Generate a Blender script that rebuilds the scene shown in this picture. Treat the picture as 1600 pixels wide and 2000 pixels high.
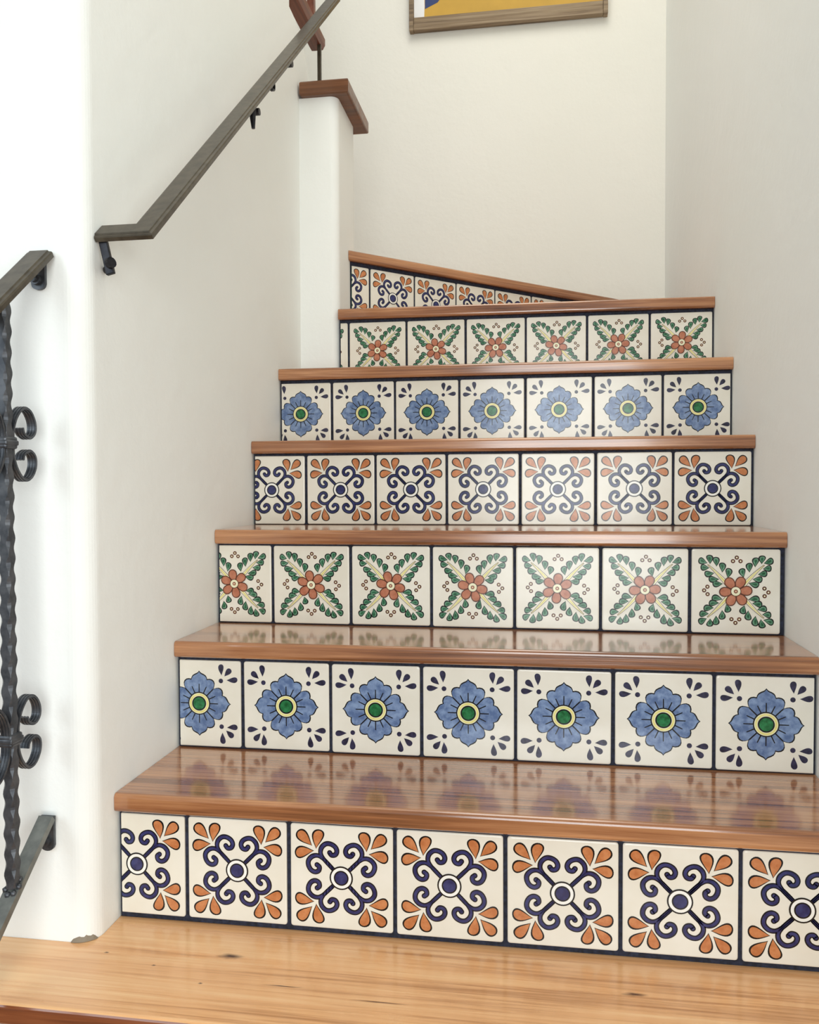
import bpy, bmesh, math, random
from mathutils import Vector, Matrix
random.seed(7)
C = bpy.context.scene.collection
for o in list(bpy.data.objects):
    bpy.data.objects.remove(o, do_unlink=True)

# ------------------------------------------------------------------ camera
F = 1621.669            # focal length in pixels of the 1600x2000 frame
YAW = math.radians(8.8393); PITCH = -0.028234; ROLL = 0.0039695
CAM = Vector((0.0, 0.0, 1.5883))
cd = bpy.data.cameras.new('camera'); cam = bpy.data.objects.new('camera', cd); C.objects.link(cam)
cd.sensor_fit = 'VERTICAL'; cd.sensor_height = 24.0; cd.sensor_width = 24.0 * 0.8
cd.lens = 24.0 * F / 2000.0; cd.clip_start = 0.02
cam.matrix_world = (Matrix.Translation(CAM) @ Matrix.Rotation(YAW, 4, 'Z')
                    @ Matrix.Rotation(math.pi / 2 + PITCH, 4, 'X') @ Matrix.Rotation(-ROLL, 4, 'Z'))
bpy.context.scene.camera = cam

# ------------------------------------------------------------------ world and lights
w = bpy.data.worlds.new('world'); bpy.context.scene.world = w; w.use_nodes = True
bg = w.node_tree.nodes['Background']
bg.inputs[0].default_value = (0.93, 0.98, 1.0, 1); bg.inputs[1].default_value = 0.4
def area(name, loc, target, sx, sy, power, col):
    l = bpy.data.lights.new(name, 'AREA'); l.shape = 'RECTANGLE'; l.size = sx; l.size_y = sy
    l.energy = power; l.color = col
    o = bpy.data.objects.new(name, l); C.objects.link(o); o.location = loc
    o.rotation_euler = (Vector(target) - Vector(loc)).to_track_quat('-Z', 'Y').to_euler()
    return o
area('assumed_window_light', (-2.3, -1.9, 2.7), (0.0, 1.6, 1.3), 1.3, 1.6, 27, (0.80, 0.92, 1.0))  # assumed source behind left, no window seen; side inferred from the railing shadows
area('front_fill_light', (0.25, -1.7, 1.7), (-0.05, 1.6, 1.5), 1.2, 1.6, 44, (0.94, 0.99, 1.0))  # added frontal fill, not a real door; brightens pillar face and risers
area('side_fill_light', (2.0, -0.9, 1.6), (-0.6, 1.5, 1.4), 1.7, 1.7, 60, (0.94, 0.99, 1.0))  # invented fill from the right, no window known; lifts the left wall
area('overhead_fill_light', (-0.08, 1.45, 4.7), (-0.08, 1.55, 2.0), 0.9, 1.7, 29, (1.0, 0.965, 0.88))  # added overhead fill; lights stair walls and treads
vs = bpy.context.scene.view_settings
vs.view_transform = 'Standard'; vs.look = 'None'; vs.gamma = 1.0; vs.use_curve_mapping = False
vs.exposure = 0.06

# ------------------------------------------------------------------ helpers
def srgb(r, g, b):
    f = lambda c: (c / 255) / 12.92 if c / 255 <= 0.04045 else ((c / 255 + 0.055) / 1.055) ** 2.4
    return (f(r), f(g), f(b), 1.0)
def new_mat(name):
    m = bpy.data.materials.new(name); m.use_nodes = True
    nt = m.node_tree; return m, nt, nt.nodes['Principled BSDF']
def node(nt, t, **kw):
    n = nt.nodes.new(t)
    for k, v in kw.items(): setattr(n, k, v)
    return n
def ramp(nt, fac, stops):
    r = node(nt, 'ShaderNodeValToRGB'); e = r.color_ramp.elements
    while len(e) < len(stops): e.new(0.5)
    for x, (p, c) in zip(e, stops): x.position = p; x.color = c
    nt.links.new(fac, r.inputs[0]); return r
def mapped(nt, scale, coord='Object', rand=False):
    tc = node(nt, 'ShaderNodeTexCoord'); mp = node(nt, 'ShaderNodeMapping')
    mp.inputs['Scale'].default_value = scale
    nt.links.new(tc.outputs[coord], mp.inputs[0])
    if rand:
        oi = node(nt, 'ShaderNodeObjectInfo'); vm = node(nt, 'ShaderNodeVectorMath', operation='SCALE')
        vm.inputs[0].default_value = (37, 53, 71); nt.links.new(oi.outputs['Random'], vm.inputs['Scale'])
        nt.links.new(vm.outputs[0], mp.inputs['Location'])
    return mp.outputs[0]
def noise(nt, vec, scale, detail=4, rough=0.55, dist=0.0):
    n = node(nt, 'ShaderNodeTexNoise'); n.inputs['Scale'].default_value = scale
    n.inputs['Detail'].default_value = detail; n.inputs['Roughness'].default_value = rough
    n.inputs['Distortion'].default_value = dist
    nt.links.new(vec, n.inputs['Vector']); return n.outputs['Fac']
def bump(nt, fac, bsdf, strength, distance=0.002):
    b = node(nt, 'ShaderNodeBump'); b.inputs['Strength'].default_value = strength
    b.inputs['Distance'].default_value = distance
    nt.links.new(fac, b.inputs['Height']); nt.links.new(b.outputs[0], bsdf.inputs['Normal'])

def plaster(name, c1, c2):
    m, nt, b = new_mat(name)
    v = mapped(nt, (1, 1, 1))
    r = ramp(nt, noise(nt, v, 1.7, 3), [(0.3, c1), (0.7, c2)])
    nt.links.new(r.outputs[0], b.inputs['Base Color']); b.inputs['Roughness'].default_value = 0.62
    n1 = noise(nt, v, 14, 5, 0.6); n2 = noise(nt, mapped(nt, (1, 1, 0.35)), 90, 3)
    mx = node(nt, 'ShaderNodeMath', operation='MULTIPLY_ADD'); mx.inputs[1].default_value = 0.03
    nt.links.new(n2, mx.inputs[0]); nt.links.new(n1, mx.inputs[2])
    bump(nt, mx.outputs[0], b, 0.35, 0.006); return m
M = {}
M['plaster'] = plaster('plaster', srgb(243, 245, 240), srgb(246, 247, 243))
M['plaster_warm'] = plaster('plaster_warm', srgb(236, 234, 224), srgb(240, 237, 228))
M['plaster_raw'] = plaster('plaster_raw', srgb(112, 100, 84), srgb(160, 146, 124))

def wood(name, dark, mid, light, knots=(), rough=0.2, coat=0.35, grain=1.0, axis='X'):
    m, nt, b = new_mat(name)
    sc = {'X': (1.4, 26, 26), 'Y': (26, 1.4, 26), 'Z': (26, 26, 1.4)}[axis]
    sf = {'X': (5, 220, 220), 'Y': (220, 5, 220), 'Z': (220, 220, 5)}[axis]
    sm = tuple(q * 3.2 if q > 10 else q * 1.3 for q in sc)
    n1 = noise(nt, mapped(nt, sc, rand=True), grain, 6, 0.62, 0.6)
    n4 = noise(nt, mapped(nt, sm, rand=True), grain, 4, 0.6, 1.2)
    n2 = noise(nt, mapped(nt, sf, rand=True), 1.0, 3, 0.6)
    n3 = noise(nt, mapped(nt, (2.2, 2.2, 2.2), rand=True), 1.0, 2)
    a = node(nt, 'ShaderNodeMath', operation='MULTIPLY_ADD'); a.inputs[1].default_value = 0.22
    a0 = node(nt, 'ShaderNodeMath', operation='MULTIPLY_ADD'); a0.inputs[1].default_value = 0.55
    nt.links.new(n4, a0.inputs[0])
    nh = node(nt, 'ShaderNodeMath', operation='MULTIPLY'); nh.inputs[1].default_value = 0.55
    nt.links.new(n1, nh.inputs[0]); nt.links.new(nh.outputs[0], a0.inputs[2])
    nt.links.new(n2, a.inputs[0]); nt.links.new(a0.outputs[0], a.inputs[2])
    a2 = node(nt, 'ShaderNodeMath', operation='MULTIPLY_ADD'); a2.inputs[1].default_value = 0.35
    nt.links.new(n3, a2.inputs[0]); nt.links.new(a.outputs[0], a2.inputs[2])
    r = ramp(nt, a2.outputs[0], [(0.64, dark), (0.80, mid), (1.0, light)])
    col = r.outputs[0]
    tc = node(nt, 'ShaderNodeTexCoord')
    for (kx, ky, kz, sx, sy) in knots:
        mp = node(nt, 'ShaderNodeMapping', vector_type='POINT')
        mp.inputs['Location'].default_value = (-kx / sx, -ky / sy, 0); mp.inputs['Scale'].default_value = (1 / sx, 1 / sy, 0)
        nt.links.new(tc.outputs['Object'], mp.inputs[0])
        nn = node(nt, 'ShaderNodeTexNoise'); nn.inputs['Scale'].default_value = 1.6
        nt.links.new(mp.outputs[0], nn.inputs['Vector'])
        ln = node(nt, 'ShaderNodeVectorMath', operation='LENGTH'); nt.links.new(mp.outputs[0], ln.inputs[0])
        ad = node(nt, 'ShaderNodeMath', operation='MULTIPLY_ADD'); ad.inputs[1].default_value = 0.7
        nt.links.new(nn.outputs['Fac'], ad.inputs[0]); nt.links.new(ln.outputs['Value'], ad.inputs[2])
        kr = ramp(nt, ad.outputs[0], [(0.45, (1, 1, 1, 1)), (0.95, (0, 0, 0, 1))])
        mix = node(nt, 'ShaderNodeMix', data_type='RGBA'); nt.links.new(kr.outputs[0], mix.inputs['Factor'])
        nt.links.new(col, mix.inputs['A']); mix.inputs['B'].default_value = srgb(78, 44, 22)
        col = mix.outputs['Result']
    nt.links.new(col, b.inputs['Base Color'])
    rr = ramp(nt, n1, [(0.3, (rough * 0.8,) * 3 + (1,)), (0.75, (rough * 1.5,) * 3 + (1,))])
    nt.links.new(rr.outputs[0], b.inputs['Roughness'])
    b.inputs['Coat Weight'].default_value = coat; b.inputs['Coat Roughness'].default_value = 0.12
    bump(nt, a.outputs[0], b, 0.25, 0.0015); return m
M['wood'] = wood('tread_wood', srgb(94, 54, 30), srgb(152, 98, 61), srgb(200, 144, 98), rough=0.18, coat=0.85)
M['wood_landing'] = wood('landing_wood', srgb(184, 128, 80), srgb(230, 174, 120), srgb(244, 200, 148), rough=0.24, coat=0.3,
                         knots=((-0.424, 1.086, 0, 0.034, 0.013), (0.122, 1.079, 0, 0.03, 0.009),
                                (-0.33, 1.03, 0, 0.05, 0.003), (-0.20, 1.015, 0, 0.07, 0.003), (-0.52, 1.05, 0, 0.006, 0.004),
                                (-0.60, 1.07, 0, 0.007, 0.004), (-0.44, 1.02, 0, 0.006, 0.004)))
M['wood_nose'] = wood('nosing_wood', srgb(84, 40, 20), srgb(128, 70, 40), srgb(160, 98, 60), rough=0.2, coat=0.5)
M['wood_dark'] = wood('cap_wood', srgb(80, 46, 24), srgb(108, 66, 36), srgb(134, 86, 52), rough=0.35, coat=0.15)
M['wood_rail'] = wood('rail_wood', srgb(84, 42, 28), srgb(110, 58, 40), srgb(135, 78, 55), rough=0.35, coat=0.2, axis='Y')
M['wood_old'] = wood('weathered_wood', srgb(96, 78, 60), srgb(138, 118, 94), srgb(176, 158, 132), rough=0.7, coat=0.0)

def glaze(name, c1, c2, scale=60, rough=0.16):
    m, nt, b = new_mat(name)
    r = ramp(nt, noise(nt, mapped(nt, (1, 1, 1), rand=True), scale, 3, 0.6), [(0.36, c1), (0.66, c2)])
    nt.links.new(r.outputs[0], b.inputs['Base Color'])
    b.inputs['Roughness'].default_value = rough; b.inputs['Specular IOR Level'].default_value = 0.45
    return m
TM = ['leaf_dark', 'brown', 'cream', 'line', 'navy', 'orange', 'blue', 'yellow', 'pale', 'green', 'leaf', 'ink', 'petal', 'white']
GL = {
    'leaf_dark': ((28, 82, 52), (52, 110, 78), 110),
    'brown': ((84, 44, 28), (112, 62, 42), 80),
    'cream': ((232, 226, 210), (238, 233, 219), 14), 'line': ((9, 8, 10), (15, 14, 17), 60),
    'navy': ((36, 38, 84), (58, 62, 112), 70), 'orange': ((186, 112, 66), (206, 136, 88), 80),
    'blue': ((88, 110, 150), (134, 156, 190), 75), 'yellow': ((226, 212, 122), (238, 228, 150), 60),
    'pale': ((238, 234, 196), (244, 240, 210), 60), 'green': ((18, 86, 44), (44, 128, 76), 120),
    'leaf': ((62, 116, 84), (112, 158, 128), 110), 'ink': ((34, 32, 52), (58, 56, 84), 110),
    'petal': ((176, 106, 78), (196, 130, 100), 80), 'white': ((244, 242, 232), (248, 246, 240), 40)}
TMATS = [glaze('glaze_' + k, srgb(*GL[k][0]), srgb(*GL[k][1]), GL[k][2]) for k in TM]
m, nt, b = new_mat('grout'); M['grout'] = m
r_ = ramp(nt, noise(nt, mapped(nt, (1, 1, 1)), 180, 3), [(0.35, srgb(17, 19, 30)), (0.7, srgb(40, 46, 68))])
nt.links.new(r_.outputs[0], b.inputs['Base Color']); b.inputs['Roughness'].default_value = 0.8
def metal(name, c1, c2, rough, met=0.85):
    m, nt, b = new_mat(name)
    n = noise(nt, mapped(nt, (1, 1, 1)), 60, 4)
    r = ramp(nt, n, [(0.35, c1), (0.65, c2)]); nt.links.new(r.outputs[0], b.inputs['Base Color'])
    b.inputs['Metallic'].default_value = met; b.inputs['Roughness'].default_value = rough
    bump(nt, n, b, 0.15, 0.001); return m
M['iron'] = metal('wrought_iron', srgb(64, 67, 72), srgb(92, 94, 98), 0.4, 0.6)
M['iron_brown'] = metal('bronzed_iron', srgb(68, 61, 50), srgb(88, 80, 67), 0.34, 0.5)
M['iron_grey'] = metal('grey_iron', srgb(112, 114, 110), srgb(132, 134, 128), 0.4, 0.5)
M['iron_black'] = metal('black_iron', srgb(44, 44, 48), srgb(62, 62, 66), 0.45)
def flat(name, c, rough=0.6):
    m, nt, b = new_mat(name)
    r = ramp(nt, noise(nt, mapped(nt, (1, 1, 1)), 9, 4), [(0.3, srgb(*[int(x * 0.95) for x in c])), (0.7, srgb(*c))])
    nt.links.new(r.outputs[0], b.inputs['Base Color']); b.inputs['Roughness'].default_value = rough; return m
M['ochre'] = flat('ochre_paint', (204, 160, 58)); M['paint_white'] = flat('white_paint', (240, 240, 242))
M['paint_blue'] = flat('blue_paint', (36, 58, 112)); M['floor'] = wood('floor_wood', srgb(120, 80, 48), srgb(165, 115, 72), srgb(190, 140, 92))

WORLD = {}
def put(o, mat=Matrix.Identity(4), parent=None):
    C.objects.link(o)
    WORLD[o.name] = mat
    if parent is not None:
        o.parent = parent; o.matrix_basis = WORLD[parent.name].inverted() @ mat
    else:
        o.matrix_basis = mat
    return o
def mesh_obj(name, bm, mats, parent=None, mat=Matrix.Identity(4), smooth=False):
    """bm is in world coordinates; it is moved into the frame `mat`."""
    me = bpy.data.meshes.new(name)
    bmesh.ops.transform(bm, matrix=mat.inverted(), verts=bm.verts)
    bmesh.ops.recalc_face_normals(bm, faces=bm.faces)
    bm.to_mesh(me); bm.free()
    for x in (mats if isinstance(mats, (list, tuple)) else [mats]): me.materials.append(x)
    if smooth:
        me.polygons.foreach_set('use_smooth', [True] * len(me.polygons))
    return put(bpy.data.objects.new(name, me), mat, parent)
def T(x, y, z): return Matrix.Translation((x, y, z))
def empty(name, loc, label, cat):
    o = bpy.data.objects.new(name, None); o.empty_display_size = 0.1
    put(o, T(*loc)); o['label'] = label; o['category'] = cat; return o
def tag(o, label, cat=None, kind=None):
    o['label'] = label
    if cat: o['category'] = cat
    if kind: o['kind'] = kind
    return o
def prism(bm, pts, z0, z1):
    lo = [bm.verts.new((x, y, z0)) for x, y in pts]; hi = [bm.verts.new((x, y, z1)) for x, y in pts]
    fs = [bm.faces.new(lo[::-1]), bm.faces.new(hi)]
    n = len(pts)
    for i in range(n): fs.append(bm.faces.new((lo[i], lo[(i + 1) % n], hi[(i + 1) % n], hi[i])))
    return lo, hi, fs
def box(bm, c, s, rot=None, bev=0.0):
    r = bmesh.ops.create_cube(bm, size=1.0)
    mt = Matrix.Translation(c) @ (rot or Matrix.Identity(4)) @ Matrix.Diagonal((*s, 1))
    bmesh.ops.transform(bm, matrix=mt, verts=r['verts'])
    if bev:
        es = list({e for v in r['verts'] for e in v.link_edges})
        bmesh.ops.bevel(bm, geom=es, offset=bev, segments=2, affect='EDGES', profile=0.5)
def cyl(bm, p0, p1, r, seg=20, r2=None):
    p0, p1 = Vector(p0), Vector(p1); d = p1 - p0
    q = bmesh.ops.create_cone(bm, cap_ends=True, segments=seg, radius1=r, radius2=r if r2 is None else r2, depth=d.length)
    bmesh.ops.transform(bm, matrix=Matrix.Translation((p0 + p1) / 2) @ d.to_track_quat('Z', 'Y').to_matrix().to_4x4(), verts=q['verts'])
def arc(cx, cy, r, a0, a1, n):
    return [(cx + r * math.cos(math.radians(a0 + (a1 - a0) * i / n)), cy + r * math.sin(math.radians(a0 + (a1 - a0) * i / n))) for i in range(n + 1)]

# ------------------------------------------------------------------ measured layout
P = 0.158265; H_TILE = 0.1524; LW = lambda y: -0.6305 - 0.0085 * (y - 1.15) / 0.85   # left wall face
RW = 0.442; RWF = lambda y: 0.4345 + 0.0095 * (y - 1.4); YB = 3.13
# riser number: (x of joint 0, y, z of tile bottom, angle deg)
RIS = {0: (-0.5211, 0.953, 0.758, 0.0), 1: (-0.5211, 1.1638, 0.946, 0.0), 2: (-0.5123, 1.3821, 1.1348, 0.181), 3: (-0.5191, 1.5756, 1.3246, -0.582),
       4: (-0.5136, 1.8000, 1.5098, -0.060), 5: (-0.5056, 2.0077, 1.6979, -0.027), 6: (-0.3498, 2.2110, 1.8838, 0.981),
       7: (-0.4857, 2.3878, 2.0753, 43.18)}
TOP = {1: 0.938, 2: 1.1320, 3: 1.3218, 4: 1.5085, 5: 1.6962, 6: 1.8870, 7: 2.0735, 8: 2.2680}
THICK = 0.0285; NOSE = 0.0125
def rline(r, x, off=0.0):
    x0, y0, z0, a = RIS[r]; a = math.radians(a)
    px, py = x0 + math.sin(a) * off, y0 - math.cos(a) * off
    return py + (x - px) * math.tan(a)

# ------------------------------------------------------------------ walls and floor
bm = bmesh.new()
cr = 0.03
front = [(-2.4, 1.088)] + arc(LW(1.12) - cr, 1.088 + cr, cr, -90, 0, 10) + [(LW(2.0), 2.0), (-0.79, 2.0), (-0.79, 1.32), (-2.4, 1.32)]
prism(bm, front, 0.0, 4.4)
pil = [(LW(2.0), 2.0), (LW(2.2), 2.204)] + arc(-0.535 - 0.022, 2.204 + 0.022, 0.022, -90, 0, 8) + arc(-0.535 - 0.03, 2.425 - 0.03, 0.03, 0, 90, 8) + [(-0.79, 2.425), (-0.79, 2.0)]
prism(bm, pil, 0.0, 2.643)
prof = [(2.0, 2.643), (2.30, 2.643), (2.30, 2.742)]
prof += [(2.117 + 0.183 * math.cos(math.radians(t)), 2.742 + 0.098 * math.sin(math.radians(t))) for t in range(10, 91, 10)]
prof += [(2.117, 4.4), (2.0, 4.4)]
n = len(prof)
a_ = [bm.verts.new((LW(y), y, z)) for y, z in prof]; b_ = [bm.verts.new((-0.79, y, z)) for y, z in prof]
bm.faces.new(a_); bm.faces.new(b_[::-1])
for i in range(n): bm.faces.new((a_[i], b_[i], b_[(i + 1) % n], a_[(i + 1) % n]))
o = mesh_obj('wall_left', bm, M['plaster']); tag(o, 'off-white plaster wall with rounded corners left of the stairs', kind='structure')
for p in o.data.polygons:
    p.use_smooth = False

wl = o
bm = bmesh.new(); rows = []; rg = random.Random(3)
for i in range(13):
    t = math.radians(-97 + 70 * i / 12); hgt = 0.0095 * math.sin(math.pi * i / 12) ** 0.5 * rg.uniform(0.65, 1.0) + 0.001
    cx, cy = LW(1.12) - cr, 1.088 + cr; rad = cr + 0.0011
    rows.append([bm.verts.new((cx + (rad - 0.0016) * math.cos(t), cy + (rad - 0.0016) * math.sin(t), 0.9386)),
                 bm.verts.new((cx + (rad + 0.0016) * math.cos(t), cy + (rad + 0.0016) * math.sin(t), 0.9386)),
                 bm.verts.new((cx + rad * math.cos(t), cy + rad * math.sin(t), 0.9386 + hgt * 0.6)), bm.verts.new((cx + (rad - 0.0016) * math.cos(t), cy + (rad - 0.0016) * math.sin(t), 0.9386 + hgt))])
for a, b in zip(rows, rows[1:]):
    for i in range(4): bm.faces.new((a[i], a[(i + 1) % 4], b[(i + 1) % 4], b[i]))
bm.faces.new(rows[0]); bm.faces.new(rows[-1][::-1])
ch = mesh_obj('plaster_chip', bm, M['plaster_raw'], wl); ch['label'] = 'rough chipped plaster at the foot of the corner'
bm = bmesh.new(); prism(bm, [(RWF(0.2), 0.2), (RWF(YB + 0.15), YB + 0.15), (RW + 0.2, YB + 0.15), (RW + 0.2, 0.2)], 0, 4.4)
tag(mesh_obj('wall_right', bm, M['plaster']), 'plain off-white plaster wall right of the stairs', kind='structure')
bm = bmesh.new(); prism(bm, [(-2.4, YB), (RWF(YB), YB), (RWF(YB + 0.15), YB + 0.15), (-2.4, YB + 0.15)], 0, 4.4)
tag(mesh_obj('wall_back', bm, M['plaster_warm']), 'warm white plaster wall behind the top of the stairs', kind='structure')
bm = bmesh.new(); prism(bm, [(-4, -4), (3, -4), (3, YB + 0.15), (-4, YB + 0.15)], -0.1, 0.0)
tag(mesh_obj('floor', bm, M['floor']), 'wooden floor at the foot of the stairs', kind='structure')

# ------------------------------------------------------------------ painted tile designs (units of half a tile)
LAY = 0.00018
def inset_poly(pts):
    a = sum(pts[i][0] * pts[(i + 1) % len(pts)][1] - pts[(i + 1) % len(pts)][0] * pts[i][1] for i in range(len(pts)))
    return pts if a > 0 else pts[::-1]
class Art:
    def __init__(s): s.it = []
    def poly(s, pts, layer, mat): s.it.append((inset_poly(pts), layer, mat))
    def disc(s, x, y, r, layer, mat, n=20): s.poly([(x + r * math.cos(2 * math.pi * i / n), y + r * math.sin(2 * math.pi * i / n)) for i in range(n)], layer, mat)
    def ring(s, x, y, r0, r1, layer, mat, n=28):
        for i in range(n):
            a, b = 2 * math.pi * i / n, 2 * math.pi * (i + 1) / n
            s.poly([(x + r0 * math.cos(a), y + r0 * math.sin(a)), (x + r1 * math.cos(a), y + r1 * math.sin(a)),
                    (x + r1 * math.cos(b), y + r1 * math.sin(b)), (x + r0 * math.cos(b), y + r0 * math.sin(b))], layer, mat)
    def ribbon(s, pts, ws, layer, mat):
        k = len(pts); L, R = [], []
        for i in range(k):
            q0, q1 = pts[max(i - 1, 0)], pts[min(i + 1, k - 1)]
            dx, dy = q1[0] - q0[0], q1[1] - q0[1]; l = math.hypot(dx, dy) or 1
            nx, ny = -dy / l * ws[i] / 2, dx / l * ws[i] / 2
            L.append((pts[i][0] + nx, pts[i][1] + ny)); R.append((pts[i][0] - nx, pts[i][1] - ny))
        for i in range(k - 1): s.poly([L[i], R[i], R[i + 1], L[i + 1]], layer, mat)
    def drop(s, tip, c, r, layer, mat, bend=0.0, grow=0.0, n=13):
        dx, dy = c[0] - tip[0], c[1] - tip[1]; l = math.hypot(dx, dy); ux, uy = dx / l, dy / l
        L = l + r + 1.7 * grow; r = r + grow; ox, oy = tip[0] - ux * grow * 0.9, tip[1] - uy * grow * 0.9
        up, dn = [], []
        for i in range(n + 1):
            t = 0.5 - 0.5 * math.cos(math.pi * i / n)
            wd = r * t ** 1.25 * math.sqrt(max(0.0, 1 - t)) / 0.3548 if 0 < i < n else 0
            b = bend * L * math.sin(math.pi * t)
            x, y = ox + ux * L * t - uy * b, oy + uy * L * t + ux * b
            up.append((x - uy * wd, y + ux * wd)); dn.append((x + uy * wd, y - ux * wd))
        s.poly(up + dn[::-1][1:-1], layer, mat)
def catmull(p, sub=6):
    out = []
    for i in range(len(p) - 1):
        a, b, c, d = p[max(i - 1, 0)], p[i], p[i + 1], p[min(i + 2, len(p) - 1)]
        for j in range(sub):
            t = j / sub
            out.append(tuple(0.5 * (2 * b[k] + (c[k] - a[k]) * t + (2 * a[k] - 5 * b[k] + 4 * c[k] - d[k]) * t * t
                                    + (3 * b[k] - a[k] - 3 * c[k] + d[k]) * t ** 3) for k in (0, 1)))
    return out + [p[-1]]
QUAD = [(1, 1), (-1, 1), (-1, -1), (1, -1)]

def design_scroll():
    A = Art()
    S = catmull([(0.13, 0.13), (0.25, 0.245), (0.355, 0.36), (0.405, 0.46), (0.385, 0.565), (0.305, 0.64), (0.21, 0.645),
                 (0.12, 0.595), (0.085, 0.515), (0.115, 0.445), (0.185, 0.43), (0.225, 0.475)])
    ws = [0.036 + 0.02 * min(1, max(0, (i - 10) / 14)) for i in range(len(S))]
    for sx, sy in QUAD:
        for sw in (0, 1):
            pts = [((y if sw else x) * sx, (x if sw else y) * sy) for x, y in S]
            A.ribbon(pts, [q + 0.044 for q in ws], 1, 'line'); A.disc(*pts[-1], 0.052, 1, 'line', 14)
            A.ribbon(pts, ws, 2, 'navy'); A.disc(*pts[-1], 0.03, 2, 'navy', 14)
        for tip, c, bend in (((0.585, 0.6), (0.775, 0.785), 0.0), ((0.49, 0.55), (0.435, 0.80), -0.06), ((0.55, 0.49), (0.80, 0.435), 0.06)):
            t2, c2 = (tip[0] * sx, tip[1] * sy), (c[0] * sx, c[1] * sy)
            A.drop(t2, c2, 0.098, 1, 'line', bend * sx * sy, 0.022); A.drop(t2, c2, 0.09, 2, 'orange', bend * sx * sy)
    A.disc(0, 0, 0.228, 3, 'line', 30); A.disc(0, 0, 0.2, 4, 'white', 30)
    A.disc(0, 0, 0.145, 5, 'line', 26); A.disc(0, 0, 0.12, 6, 'navy', 26)
    return A
def design_bluef():
    A = Art()
    hf = [(0, 0.745), (0.025, 0.712), (0.055, 0.69), (0.105, 0.668), (0.155, 0.635), (0.178, 0.595), (0.19, 0.553), (0.245, 0.562), (0.305, 0.55),
          (0.348, 0.515), (0.366, 0.462), (0.358, 0.4), (0.338, 0.335)]
    oct_ = hf + [(y, x) for x, y in hf[:-1]][::-1]          # from (0,.745) round to (.745,0)
    out = []
    for k in range(4):
        ca, sa = math.cos(-k * math.pi / 2), math.sin(-k * math.pi / 2)
        out += [(x * ca - y * sa, x * sa + y * ca) for x, y in oct_[:-1]]
    m = len(out)
    big = []
    for i in range(m):
        x, y = out[i]; l = math.hypot(x, y); big.append((x * (l + 0.016) / l, y * (l + 0.016) / l))
    sm = [(x * (math.hypot(x, y) - 0.012) / math.hypot(x, y), y * (math.hypot(x, y) - 0.012) / math.hypot(x, y)) for x, y in out]
    A.poly(big, 1, 'line'); A.poly(sm, 2, 'blue')
    for k in range(4):
        a = k * math.pi / 2; ca, sa = math.cos(a), math.sin(a); R = lambda x, y: (x * ca - y * sa, x * sa + y * ca)
        A.ribbon([R(0.17, 0.17), R(0.335, 0.335)], [0.027, 0.027], 3, 'line')
        for (x0, y0, x1, y1) in ((0, 0.24, 0, 0.455), (0.1, 0.23, 0.175, 0.39), (-0.1, 0.23, -0.175, 0.39)):
            A.ribbon([R(x0, y0), R(x1, y1)], [0.026, 0.02], 3, 'line')
        for sg in (1,):
            dx, dy = 0.526, 0.535
            A.disc(*R(dx, dy), 0.054, 1, 'ink', 16)
            for tip, c, bd in (((0.545, 0.66), (0.535, 0.855), 0.03), ((0.61, 0.64), (0.72, 0.765), 0.0), ((0.66, 0.555), (0.86, 0.57), -0.03)):
                A.drop(R(*tip), R(*c), 0.066, 1, 'ink', bd)
    A.disc(0, 0, 0.266, 4, 'line', 32); A.disc(0, 0, 0.24, 5, 'pale', 32); A.ring(0, 0, 0.185, 0.225, 6, 'yellow')
    A.disc(0, 0, 0.17, 7, 'line', 28); A.disc(0, 0, 0.14, 8, 'green', 28)
    return A
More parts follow.
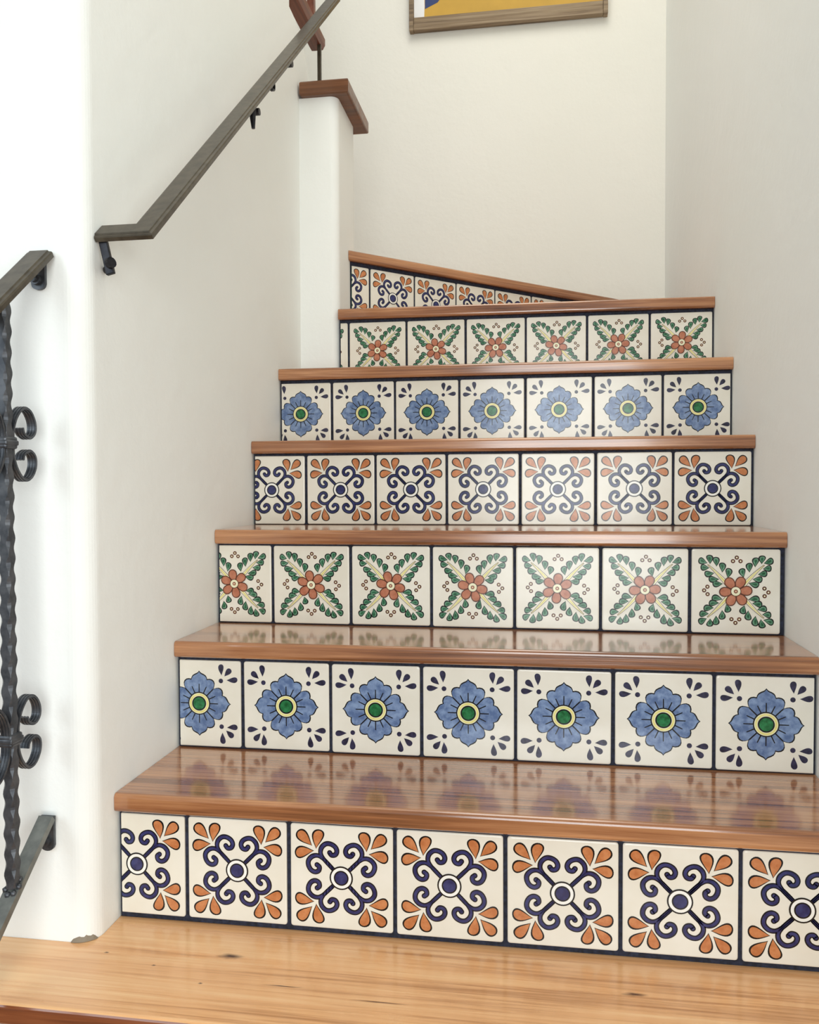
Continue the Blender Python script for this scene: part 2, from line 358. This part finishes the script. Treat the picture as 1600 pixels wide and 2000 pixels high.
def design_leaf(rot):
    A = Art()
    LV = [((.165, .475), (.19, .335)), ((.305, .61), (.30, .468)), ((.45, .735), (.446, .596)), ((.60, .785), (.577, .667)), ((.775, .73), (.65, .672)),
          ((.735, .56), (.622, .553)), ((.64, .425), (.50, .418)), ((.535, .298), (.385, .284)), ((.46, .18), (.31, .19))]
    rr = random.Random(int(rot * 10))
    for sx, sy in QUAD:
        for i, (c, t) in enumerate(LV):
            if i == 0 and (sx, sy) == (-1, -1): c, t = (.18, .44), (.2, .32)
            j = lambda q: (q[0] * sx + rr.uniform(-.012, .012), q[1] * sy + rr.uniform(-.012, .012))
            c2, t2 = j(c), j(t); bd = (0.07 if i < 4 else -0.07) * sx * sy
            A.drop(t2, c2, 0.06, 1, 'line', bd, 0.022); A.drop(t2, c2, 0.056, 2, 'leaf', bd); A.drop((t2[0] * .62 + c2[0] * .38, t2[1] * .62 + c2[1] * .38), c2, 0.026, 3, 'leaf_dark', bd)
        st = [(x * sx, y * sy) for x, y in catmull([(0.16, 0.13), (0.34, 0.335), (0.5, 0.5), (0.64, 0.63)], 4)]
        k = len(st); ws = [0.095 * (1 - i / (k - 1)) + 0.004 for i in range(k)]
        A.ribbon(st, [q + 0.02 for q in ws], 3, 'brown'); A.ribbon(st, ws, 4, 'pale'); A.ribbon(st, [q * 0.45 for q in ws], 5, 'yellow')
    for cx, cy in ((.02, .80), (-.065, .715), (.105, .715), (-.64, .10), (-.715, .012), (-.635, -.078), (.645, .075), (.735, -.015), (.65, -.105), (-.09, -.665), (.085, -.665), (0, -.75)):
        A.disc(cx, cy, 0.05, 1, 'brown', 14); A.disc(cx, cy, 0.02, 2, 'pale', 10)
    for k in range(6):
        a = math.radians(rot + 60 * k); ca, sa = math.cos(a), math.sin(a)
        for lay, mt, g in ((6, 'brown', 0.016), (7, 'petal', -0.008)):
            pts = []
            for i in range(18):
                t = 2 * math.pi * i / 18
                ex, ey = (0.138 + g) * math.cos(t), (0.102 + g) * math.sin(t) * (1 + 0.18 * math.cos(t))
                x, y = 0.225 + ex, ey; pts.append((x * ca - y * sa, x * sa + y * ca))
            A.poly(pts, lay, mt)
        lay = 8
    A.disc(0, 0, 0.122, 9, 'brown', 24); A.disc(0, 0, 0.104, 10, 'pale', 24); A.disc(0, 0, 0.046, 11, 'brown', 16)
    A.disc(0, 0, 0.034, 12, 'petal', 16); A.disc(0, 0, 0.015, 13, 'pale', 10)
    return A
def tile_bm(art):
    """local frame: x right, y up, z out of the wall; origin = tile centre on the front face."""
    bm = bmesh.new(); hs = H_TILE / 2; rc = 0.0038
    def rr(h, r): return (arc(h - r, h - r, r, 0, 90, 3) + arc(-h + r, h - r, r, 90, 180, 3) + arc(-h + r, -h + r, r, 180, 270, 3) + arc(h - r, -h + r, r, 270, 360, 3))
    rings = [(hs, -0.008, rc), (hs, -0.0013, rc), (hs - 0.0007, -0.0004, rc), (hs - 0.0022, 0.0, rc)]
    prev = None
    for h, z, r in rings:
        cur = [bm.verts.new((x, y, z)) for x, y in rr(h, r)]
        if prev:
            for i in range(len(cur)): bm.faces.new((prev[i], prev[(i + 1) % len(cur)], cur[(i + 1) % len(cur)], cur[i]))
        else: bm.faces.new(cur[::-1])
        prev = cur
    bm.faces.new(prev)
    for f in bm.faces: f.material_index = TM.index('cream')
    for pts, lay, mt in art.it:
        f = bm.faces.new([bm.verts.new((x * hs, y * hs, LAY * lay)) for x, y in pts]); f.material_index = TM.index(mt)
    return bm
def cut(bm, x, keep_right):
    bmesh.ops.bisect_plane(bm, geom=bm.verts[:] + bm.edges[:] + bm.faces[:], plane_co=(x, 0, 0), plane_no=(1, 0, 0),
                           clear_inner=keep_right, clear_outer=not keep_right)
    es = [e for e in bm.edges if e.is_boundary and abs(e.verts[0].co.x - x) < 1e-6 and abs(e.verts[1].co.x - x) < 1e-6 and min(e.verts[0].co.z, e.verts[1].co.z) <= 1e-6 and max(e.verts[0].co.z, e.verts[1].co.z) <= 1e-6]
    try: bmesh.ops.edgeloop_fill(bm, edges=es)
    except Exception: pass
ARTS = {'A': [design_scroll()], 'B': [design_bluef()], 'C': [design_leaf(85), design_leaf(64), design_leaf(100), design_leaf(108)]}
TILE_ME = {}
def finish(bm, nm):
    me = bpy.data.meshes.new(nm); bm.to_mesh(me); bm.free()
    for x in TMATS: me.materials.append(x)
    return me
for k, v in ARTS.items(): TILE_ME[k] = [finish(tile_bm(a), 'tile') for a in v]

# ------------------------------------------------------------------ staircase
stair = empty('staircase', (0.0, 1.164, 0.0), 'wooden stairs with patterned ceramic tile risers climbing between white walls', 'staircase')
KIND = {0: 'C', 1: 'A', 2: 'B', 3: 'C', 4: 'A', 5: 'B', 6: 'C', 7: 'A'}
RLAB = {'A': 'tiled riser with navy scrolls and orange teardrops', 'B': 'tiled riser with blue four-petalled flowers', 'C': 'tiled riser with terracotta flowers and green leaf sprays'}
def riser(r, xl, xr, zlo, zhi):
    x0, y0, z0, a = RIS[r]; ar = math.radians(a); ca, sa = math.cos(ar), math.sin(ar)
    fr = Matrix(((ca, 0, sa, x0), (sa, 0, -ca, y0), (0, 1, 0, z0), (0, 0, 0, 1)))
    ul, ur = (xl - x0) / ca, (xr - x0) / ca
    bm = bmesh.new()
    corners = [fr @ Vector((u, 0, dz)) for u, dz in ((ul, -0.0022), (ur, -0.0022), (ur, -0.024), (ul, -0.024))]
    prism(bm, [(c.x, c.y) for c in corners][::-1], zlo, zhi)
    ro = mesh_obj('riser', bm, M['grout'], stair, fr); ro['label'] = RLAB[KIND[r]]
    k = math.floor(ul / P)
    while k * P < ur - 0.004:
        c = (k + 0.5) * P; lo, hi = c - H_TILE / 2, c + H_TILE / 2
        rnd = random.Random(r * 100 + k)
        vi = rnd.randrange(len(TILE_ME[KIND[r]]))
        me = TILE_ME[KIND[r]][vi]
        L, Rr = ul + 0.0035, ur - 0.003
        if hi - max(lo, L) < 0.006 or min(hi, Rr) - lo < 0.006: k += 1; continue
        if lo < L or hi > Rr:
            bm = tile_bm(ARTS[KIND[r]][vi])
            if lo < L: cut(bm, L - c, True)
            if hi > Rr: cut(bm, Rr - c, False)
            me = finish(bm, 'tile')
        to = bpy.data.objects.new('tile', me)
        put(to, fr @ T(c + rnd.uniform(-.0004, .0004), H_TILE / 2 + rnd.uniform(-.0004, .0004), 0.0012 + rnd.uniform(-.0006, .0006))
            @ Matrix.Rotation(rnd.uniform(-.003, .003), 4, 'Z') @ Matrix.Rotation(rnd.uniform(-.004, .004), 4, 'Y') @ Matrix.Rotation(rnd.uniform(-.006, .006), 4, 'X'), ro)
        k += 1
    return ro
G = 0.0006
for r in range(0, 8):
    zlo = TOP[r] + G if r else 0.0; zhi = TOP[r + 1] - THICK - G
    if r == 0: riser(0, -1.35, RWF(0.95) - 0.002, zlo, zhi)
    elif r < 6: riser(r, LW(RIS[r][1]) + 0.002, RWF(RIS[r][1]) - 0.0015, zlo, zhi)
    elif r == 6: riser(6, -0.5335, RWF(2.21) - 0.0015, zlo, zhi)
    else: riser(7, -0.5325, 0.335 - 0.02, zlo, zhi)
def tread(i, pts, nose_edge, m, label=None, ang=0.0):
    """pts plan polygon; nose_edge = indices of the front edge."""
    bm = bmesh.new()
    lo, hi, fs = prism(bm, pts, TOP[i] - THICK, TOP[i])
    bm.edges.ensure_lookup_table(); a, b = nose_edge
    es = [e for e in bm.edges if {e.verts[0], e.verts[1]} in ({lo[a], lo[b]}, {hi[a], hi[b]})]
    bmesh.ops.bevel(bm, geom=es, offset=0.0065, segments=4, affect='EDGES', profile=0.5)
    o = mesh_obj('tread', bm, m, stair, Matrix.Rotation(math.radians(ang), 4, 'Z'))
    if label: o['label'] = label
    return o
nf = lambda r, x: rline(r, x, NOSE)
g = 0.0006
# first tread is the wide one with the plaster corner standing on it
yw = 1.088 - 0.0008
p1 = [(-1.35, 0.9405), (RWF(0.9405) - g, 0.9405), (RWF(1.18) - g, rline(1, RW) + 0.02)]
p1 += [(LW(1.185) + g, 1.185), (LW(1.12) + g, 1.118)]
p1 += [(x + g, y - g) for x, y in arc(LW(1.12) - cr, 1.088 + cr, cr, 0, -90, 10)] + [(-1.35, yw)]
t1 = tread(1, p1, (0, 1), [M['wood_landing'], M['wood_nose']], 'wide honey-coloured tread running in front of the white wall')
for p in t1.data.polygons:
    if p.normal.y < -0.75 and p.center.y < 0.95: p.material_index = 1
for i in range(2, 6):
    y0l, y0r = nf(i - 1, LW(RIS[i - 1][1])), nf(i - 1, RW)
    y1l, y1r = rline(i, -0.63) + 0.02, rline(i, RW) + 0.02
    tread(i, [(LW(y0l) + g, y0l), (RWF(y0r) - g, y0r), (RWF(y1r) - g, y1r), (LW(y1l) + g, y1l)], (0, 1), M['wood'])
y0l, y0r = nf(5, -0.638), nf(5, RW)
tread(6, [(LW(y0l) + g, y0l), (RWF(y0r) - g, y0r), (RWF(2.24) - g, rline(6, RW) + 0.02), (-0.5343, rline(6, -0.5343) + 0.015), (-0.5343, 2.226), (-0.545, 2.2032), (LW(2.2) + g, 2.2032)], (0, 1), M['wood'])
xa = -0.5343
tread(7, [(xa, nf(6, xa)), (RWF(2.2) - g, nf(6, RW)), (RWF(YB) - g, YB - g), (0.33, YB - g), (xa, rline(7, xa) + 0.03)], (0, 1), M['wood'])
dq = NOSE / math.cos(math.radians(43.18))
tread(8, [(xa, rline(7, xa) - dq), (0.318, rline(7, 0.318) - dq), (0.318, YB - g), (-1.0, YB - g), (-1.0, 2.4262), (-0.56, 2.4262), (xa, 2.40)], (0, 1), M['wood'], None, 43.18)

# ------------------------------------------------------------------ wooden cap on the pillar
bm = bmesh.new()
cp = [(-0.6355, 2.188), (-0.501, 2.188), (-0.501, 2.456), (-0.82, 2.456), (-0.82, 2.3006), (-0.6355, 2.3006)]
lo, hi, fs = prism(bm, cp, 2.6436, 2.682)
es = [e for e in bm.edges if abs(e.verts[0].co.z - e.verts[1].co.z) < 1e-6]
bmesh.ops.bevel(bm, geom=es, offset=0.006, segments=3, affect='EDGES', profile=0.5)
cap = mesh_obj('trim_1', bm, M['wood_dark']); tag(cap, 'brown wooden cap board on top of the low pillar', kind='structure')

# ------------------------------------------------------------------ upper wooden railing
ur = empty('wooden_railing', (-0.66, 2.42, 2.683), 'short brown wooden handrail on a thin baluster above the pillar cap', 'railing')
bm = bmesh.new()
sec = [(-0.017, -0.022), (0.017, -0.022), (0.024, -0.010), (0.024, 0.008), (0.014, 0.022), (-0.014, 0.022), (-0.024, 0.008), (-0.024, -0.010)]
v0 = [bm.verts.new((-0.655 + x, 2.1185, 2.922 + z)) for x, z in sec]; v1 = [bm.verts.new((-0.655 + x, 2.452, 2.922 + z)) for x, z in sec]
v2 = [bm.verts.new((-0.655 + x * 0.7, 2.462, 2.920 + z * 0.7)) for x, z in sec]
for q0, q1 in ((v0, v1), (v1, v2)):
    for i in range(8): bm.faces.new((q0[i], q0[(i + 1) % 8], q1[(i + 1) % 8], q1[i]))
bm.faces.new(v0); bm.faces.new(v2[::-1])
mesh_obj('handrail', bm, M['wood_rail'], ur, T(-0.655, 2.3, 2.92))
bm = bmesh.new(); box(bm, (-0.6415, 2.425, 2.7925), (0.0105, 0.0105, 0.219)); mesh_obj('baluster', bm, M['iron_brown'], ur, T(-0.6415, 2.425, 2.683))
bm = bmesh.new(); box(bm, (-0.6545, 2.385, 3.02), (0.02, 0.02, 0.16)); mesh_obj('post', bm, M['wood_rail'], ur, T(-0.6545, 2.385, 2.94))

# ------------------------------------------------------------------ iron handrails
SL = math.atan(0.8585); DS = Vector((0, math.cos(SL), math.sin(SL))); NS = Vector((0, -math.sin(SL), math.cos(SL)))
SEC = [(-0.019, -0.007), (0.019, -0.007), (0.0195, -0.001), (0.0185, 0.001), (0.0145, 0.0017), (0.0135, 0.0035), (-0.0135, 0.0035), (-0.0145, 0.0017), (-0.0185, 0.001), (-0.0195, -0.001)]
def sweep(bm, path, sec):
    """mitred sweep of a section (u in the tilted plane, v along NS) along coplanar points."""
    rings = []
    for i, p in enumerate(path):
        d0 = (path[i] - path[i - 1]).normalized() if i else None
        d1 = (path[i + 1] - path[i]).normalized() if i < len(path) - 1 else None
        d = ((d0 or d1) + (d1 or d0)).normalized(); lat = d.cross(NS).normalized()
        kf = 1 / max(0.3, lat.dot((d0 or d1).cross(NS)))
        rings.append([bm.verts.new(p + lat * u * kf + NS * v) for u, v in sec])
    k = len(sec)
    for a, b in zip(rings, rings[1:]):
        for i in range(k): bm.faces.new((a[i], a[(i + 1) % k], b[(i + 1) % k], b[i]))
    bm.faces.new(rings[0]); bm.faces.new(rings[-1][::-1])
XR = -0.56; C0 = Vector((XR, 1.1299, 1.9616))
hr = empty('iron_handrail', (LW(1.4), 1.13, 1.93), 'dark iron handrail sloping up along the left stair wall with a short return', 'handrail')
bm = bmesh.new(); sweep(bm, [Vector((LW(1.12) + 0.0012, C0.y, C0.z)), C0, C0 + DS * 1.5], SEC)
mesh_obj('rail', bm, M['iron_brown'], hr, T(*C0))
def bracket(yb, zb, parent):
    """pointed leg under the rail and an arm to a wall plate."""
    xw = LW(yb) + 0.001
    bm = bmesh.new()
    cyl(bm, (XR + 0.006, yb, zb - 0.056), (XR + 0.004, yb, zb - 0.012), 0.0035, 10, 0.0085)
    br = mesh_obj('bracket', bm, M['iron_black'], parent, T(xw, yb, zb - 0.05))
    bm = bmesh.new(); cyl(bm, (xw, yb, zb - 0.085), (XR + 0.002, yb, zb - 0.022), 0.0045, 10); mesh_obj('arm', bm, M['iron_black'], br, T(xw, yb, zb - 0.06))
    bm = bmesh.new(); cyl(bm, (XR + 0.004, yb + 0.018, zb - 0.016), (XR + 0.013, yb + 0.018, zb - 0.016), 0.007, 12)
    mesh_obj('bolt', bm, M['iron_black'], br, T(xw, yb, zb - 0.02))
# lower bracket carries the return
xw = LW(1.13) + 0.001
bm = bmesh.new()
box(bm, (-0.6165, 1.127, 1.927), (0.0125, 0.007, 0.058), Matrix.Rotation(math.radians(-13), 4, 'Y'), 0.0012)
br = mesh_obj('bracket', bm, M['iron_black'], hr, T(xw, 1.127, 1.92))
bm = bmesh.new(); cyl(bm, (-0.612, 1.129, 1.911), (LW(1.148) + 0.0005, 1.148, 1.911), 0.005, 10); mesh_obj('arm', bm, M['iron_black'], br, T(xw, 1.13, 1.91))
bm = bmesh.new(); cyl(bm, (-0.610, 1.122, 1.913), (-0.604, 1.119, 1.914), 0.0078, 14); mesh_obj('bolt', bm, M['iron_black'], br, T(-0.6, 1.12, 1.9))
q = C0 + DS * 0.60; bracket(q.y, q.z, hr)
# small iron curl under the rail
def ribbon_strip(bm, yz, x0, x1, th):
    k = len(yz); A, B = [], []
    for i in range(k):
        a, b = yz[max(i - 1, 0)], yz[min(i + 1, k - 1)]; dy, dz = b[0] - a[0], b[1] - a[1]; l = math.hypot(dy, dz) or 1
        ny, nz = -dz / l * th / 2, dy / l * th / 2
        A.append((yz[i][0] + ny, yz[i][1] + nz)); B.append((yz[i][0] - ny, yz[i][1] - nz))
    rings = [[bm.verts.new((x0, *A[i])), bm.verts.new((x1, *A[i])), bm.verts.new((x1, *B[i])), bm.verts.new((x0, *B[i]))] for i in range(k)]
    for a, b in zip(rings, rings[1:]):
        for i in range(4): bm.faces.new((a[i], a[(i + 1) % 4], b[(i + 1) % 4], b[i]))
    bm.faces.new(rings[0]); bm.faces.new(rings[-1][::-1])
q = C0 + DS * 0.765 - NS * 0.017 + Vector((0.008, 0, 0))
bm = bmesh.new(); ribbon_strip(bm, [(q.y + 0.012 * math.cos(math.radians(t)), q.z + 0.012 * math.sin(math.radians(t))) for t in range(-170, 81, 25)], XR - 0.003, XR + 0.004, 0.0035)
mesh_obj('curl', bm, M['iron_black'], hr, T(*q))
q = C0 + DS * 0.90 - NS * 0.010 + Vector((0.008, 0, 0))
bm = bmesh.new(); cyl(bm, q + Vector((-0.004, 0, 0)), q + Vector((0.008, 0, 0)), 0.010, 14); mesh_obj('rivet', bm, M['iron_black'], hr, T(*q))

# ------------------------------------------------------------------ wrought-iron railing in front of the white wall
XI = -0.69; E0 = Vector((XI, 1.0855, 1.9265))
ra = empty('iron_railing', (XI, 1.0, 1.05), 'wrought-iron railing with hammered baluster and curled scrolls in front of white wall', 'railing')
bm = bmesh.new(); sweep(bm, [E0 - DS * 0.010, E0 - DS * 0.9], SEC); mesh_obj('handrail', bm, M['iron_brown'], ra, T(*E0))
B0 = Vector((XI, 1.0855, 1.1335))
SECB = [(-0.0105, -0.005), (0.0105, -0.005), (0.0105, 0.005), (-0.0105, 0.005)]
bm = bmesh.new(); sweep(bm, [B0 - DS * 0.016, B0 - DS * 0.9], SECB); mesh_obj('bottom_rail', bm, M['iron_grey'], ra, T(*B0))
def wall_plate(zc, h):
    bm = bmesh.new()
    prism_pts = [(-0.0105, h / 2), (-0.0105, -h / 2 + 0.008)] + [(0.0105 * math.sin(math.radians(t)), -h / 2 + 0.008 - 0.008 * math.cos(math.radians(t))) for t in range(-60, 61, 20)] + [(0.0105, -h / 2 + 0.008), (0.0105, h / 2)]
    f = [bm.verts.new((XI - 0.006 + x, 1.0872, zc + z)) for x, z in prism_pts]; g_ = [bm.verts.new((XI - 0.006 + x, 1.0822, zc + z)) for x, z in prism_pts]
    bm.faces.new(f); bm.faces.new(g_[::-1])
    for i in range(len(f)): bm.faces.new((f[i], f[(i + 1) % len(f)], g_[(i + 1) % len(f)], g_[i]))
    pl = mesh_obj('wall_plate', bm, M['iron'], ra, T(XI, 1.087, zc))
    bm = bmesh.new(); cyl(bm, (XI - 0.008, 1.0822, zc - h / 2 + 0.014), (XI - 0.008, 1.0772, zc - h / 2 + 0.014), 0.0075, 16)
    cyl(bm, (XI - 0.009, 1.0772, zc - h / 2 + 0.0145), (XI - 0.009, 1.0732, zc - h / 2 + 0.0145), 0.005, 12)
    mesh_obj('bolt', bm, M['iron'], pl, T(XI, 1.08, zc))
wall_plate(1.896, 0.052); wall_plate(1.096, 0.05)
def baluster(yb, zlo, zhi):
    bm = bmesh.new(); rings = []; n = int((zhi - zlo) / 0.0035); hw = 0.0074
    for i in range(n + 1):
        z = zlo + (zhi - zlo) * i / n; t = z / 0.027 * 2 * math.pi
        sec = []
        for k in range(4):
            ch = 0.0022 + 0.0019 * math.sin(t + k * math.pi * 0.5) + 0.0004 * math.sin(t * 0.37)
            sx, sy = ((1, -1), (1, 1), (-1, 1), (-1, -1))[k]
            a, b = (hw * sx, (hw - ch) * sy), ((hw - ch) * sx, hw * sy)
            sec += [a, b] if k in (1, 3) else [b, a]
        rings.append([bm.verts.new((XI + x, yb + y, z)) for x, y in sec])
    for a, b in zip(rings, rings[1:]):
        for i in range(8): bm.faces.new((a[i], a[(i + 1) % 8], b[(i + 1) % 8], b[i]))
    bm.faces.new(rings[0][::-1]); bm.faces.new(rings[-1])
    mesh_obj('baluster', bm, M['iron'], ra, T(XI, yb, zlo))
railz = lambda y, e: e.z - (e.y - y) * 0.8585
YBAL = 0.9945
for yb_ in (YBAL, YBAL - 0.13, YBAL - 0.26): baluster(yb_, railz(yb_, B0) + 0.006, railz(yb_, E0) - 0.007)
bm = bmesh.new()
for k in range(7):
    a = 2 * math.pi * k / 7
    bmesh.ops.create_icosphere(bm, subdivisions=1, radius=0.0045, matrix=T(XI + 0.009 * math.cos(a), YBAL + 0.009 * math.sin(a), railz(YBAL + 0.009 * math.sin(a), B0) + 0.007))
mesh_obj('weld_bead', bm, M['iron'], ra, T(XI, YBAL, railz(YBAL, B0)), smooth=True)
def scroll(zc, sgn, side):
    pts = catmull([(0.009, 0.0), (0.0105, 0.016), (0.018, 0.034), (0.032, 0.0475), (0.047, 0.045), (0.0575, 0.030), (0.0575, 0.014), (0.047, 0.0055), (0.034, 0.010), (0.030, 0.019)], 5)
    bm = bmesh.new(); yz = [(YBAL + side * y, zc + sgn * (0.004 + z * 0.92)) for y, z in pts]
    if sgn * side < 0: yz = yz[::-1]
    ribbon_strip(bm, yz, XI - 0.0065, XI + 0.0065, 0.003)
    for k in (-1, 0, 1):                                            # raised ridges along the strip
        ribbon_strip(bm, yz, XI + k * 0.0043 - 0.001, XI + k * 0.0043 + 0.001, 0.0046)
    mesh_obj('scroll', bm, M['iron'], ra, T(XI, YBAL, zc))
for zc in (1.6503, 1.2590):
    for sgn in (1, -1):
        for side in (1, -1): scroll(zc, sgn, side)
    bm = bmesh.new(); box(bm, (XI, YBAL, zc), (0.021, 0.025, 0.0165), bev=0.003); box(bm, (XI, YBAL, zc), (0.023, 0.027, 0.007), bev=0.002)
    mesh_obj('collar', bm, M['iron'], ra, T(XI, YBAL, zc))

# ------------------------------------------------------------------ picture on the back wall
pic = empty('framed_picture', (-0.115, 3.129, 3.29), 'framed yellow painting in weathered wood hanging on the back wall', 'picture')
xL, xRr, z0, z1, yF = -0.475, 0.244, 3.2898, 4.05, 3.10
def fpart(pieces, nm='frame_rail'):
    bm = bmesh.new()
    for c, s in pieces: box(bm, c, s, bev=0.002)
    mesh_obj(nm, bm, M['wood_old'], pic, T(*pieces[0][0]))
xm = (xL + xRr) / 2
fpart([((xm, yF + 0.015, z0 + 0.026), (xRr - xL - 0.03, 0.022, 0.046)), ((xm, yF + 0.0125, z0 + 0.0095), (xRr - xL - 0.03, 0.027, 0.018))])
fpart([((xm, yF + 0.015, z1 - 0.025), (xRr - xL - 0.03, 0.022, 0.045))])
for x in (xL + 0.0065, xRr - 0.0065):
    fpart([((x, yF + 0.0135, (z0 + z1) / 2), (0.016, 0.030, z1 - z0))], 'frame_stile')
bm = bmesh.new(); box(bm, (xm, yF + 0.024, (z0 + z1) / 2), (xRr - xL - 0.02, 0.004, z1 - z0 - 0.02)); mesh_obj('canvas', bm, M['ochre'], pic, T(xm, yF, z0))
def patch(pts, mt, nm, dy):
    bm = bmesh.new()
    f = [bm.verts.new((x, yF + 0.0215 - dy, z)) for x, z in pts]; q = [bm.verts.new((x, yF + 0.0219, z)) for x, z in pts]
    bm.faces.new(f); bm.faces.new(q[::-1])
    for i in range(len(f)): bm.faces.new((f[i], f[(i + 1) % len(f)], q[(i + 1) % len(f)], q[i]))
    mesh_obj(nm, bm, M[mt], pic, T(xm, yF, z0))
patch([(xL + 0.012, z0 + 0.04), (-0.423, z0 + 0.04), (-0.421, z0 + 0.1), (-0.424, z0 + 0.2), (-0.42, z1 - 0.04), (xL + 0.012, z1 - 0.04)], 'paint_white', 'white_strip', 0)
patch([(-0.4195, 3.376), (-0.372, 3.396), (-0.33, 3.45), (-0.30, 3.60), (-0.4195, 3.60)], 'paint_blue', 'blue_shape', 0)
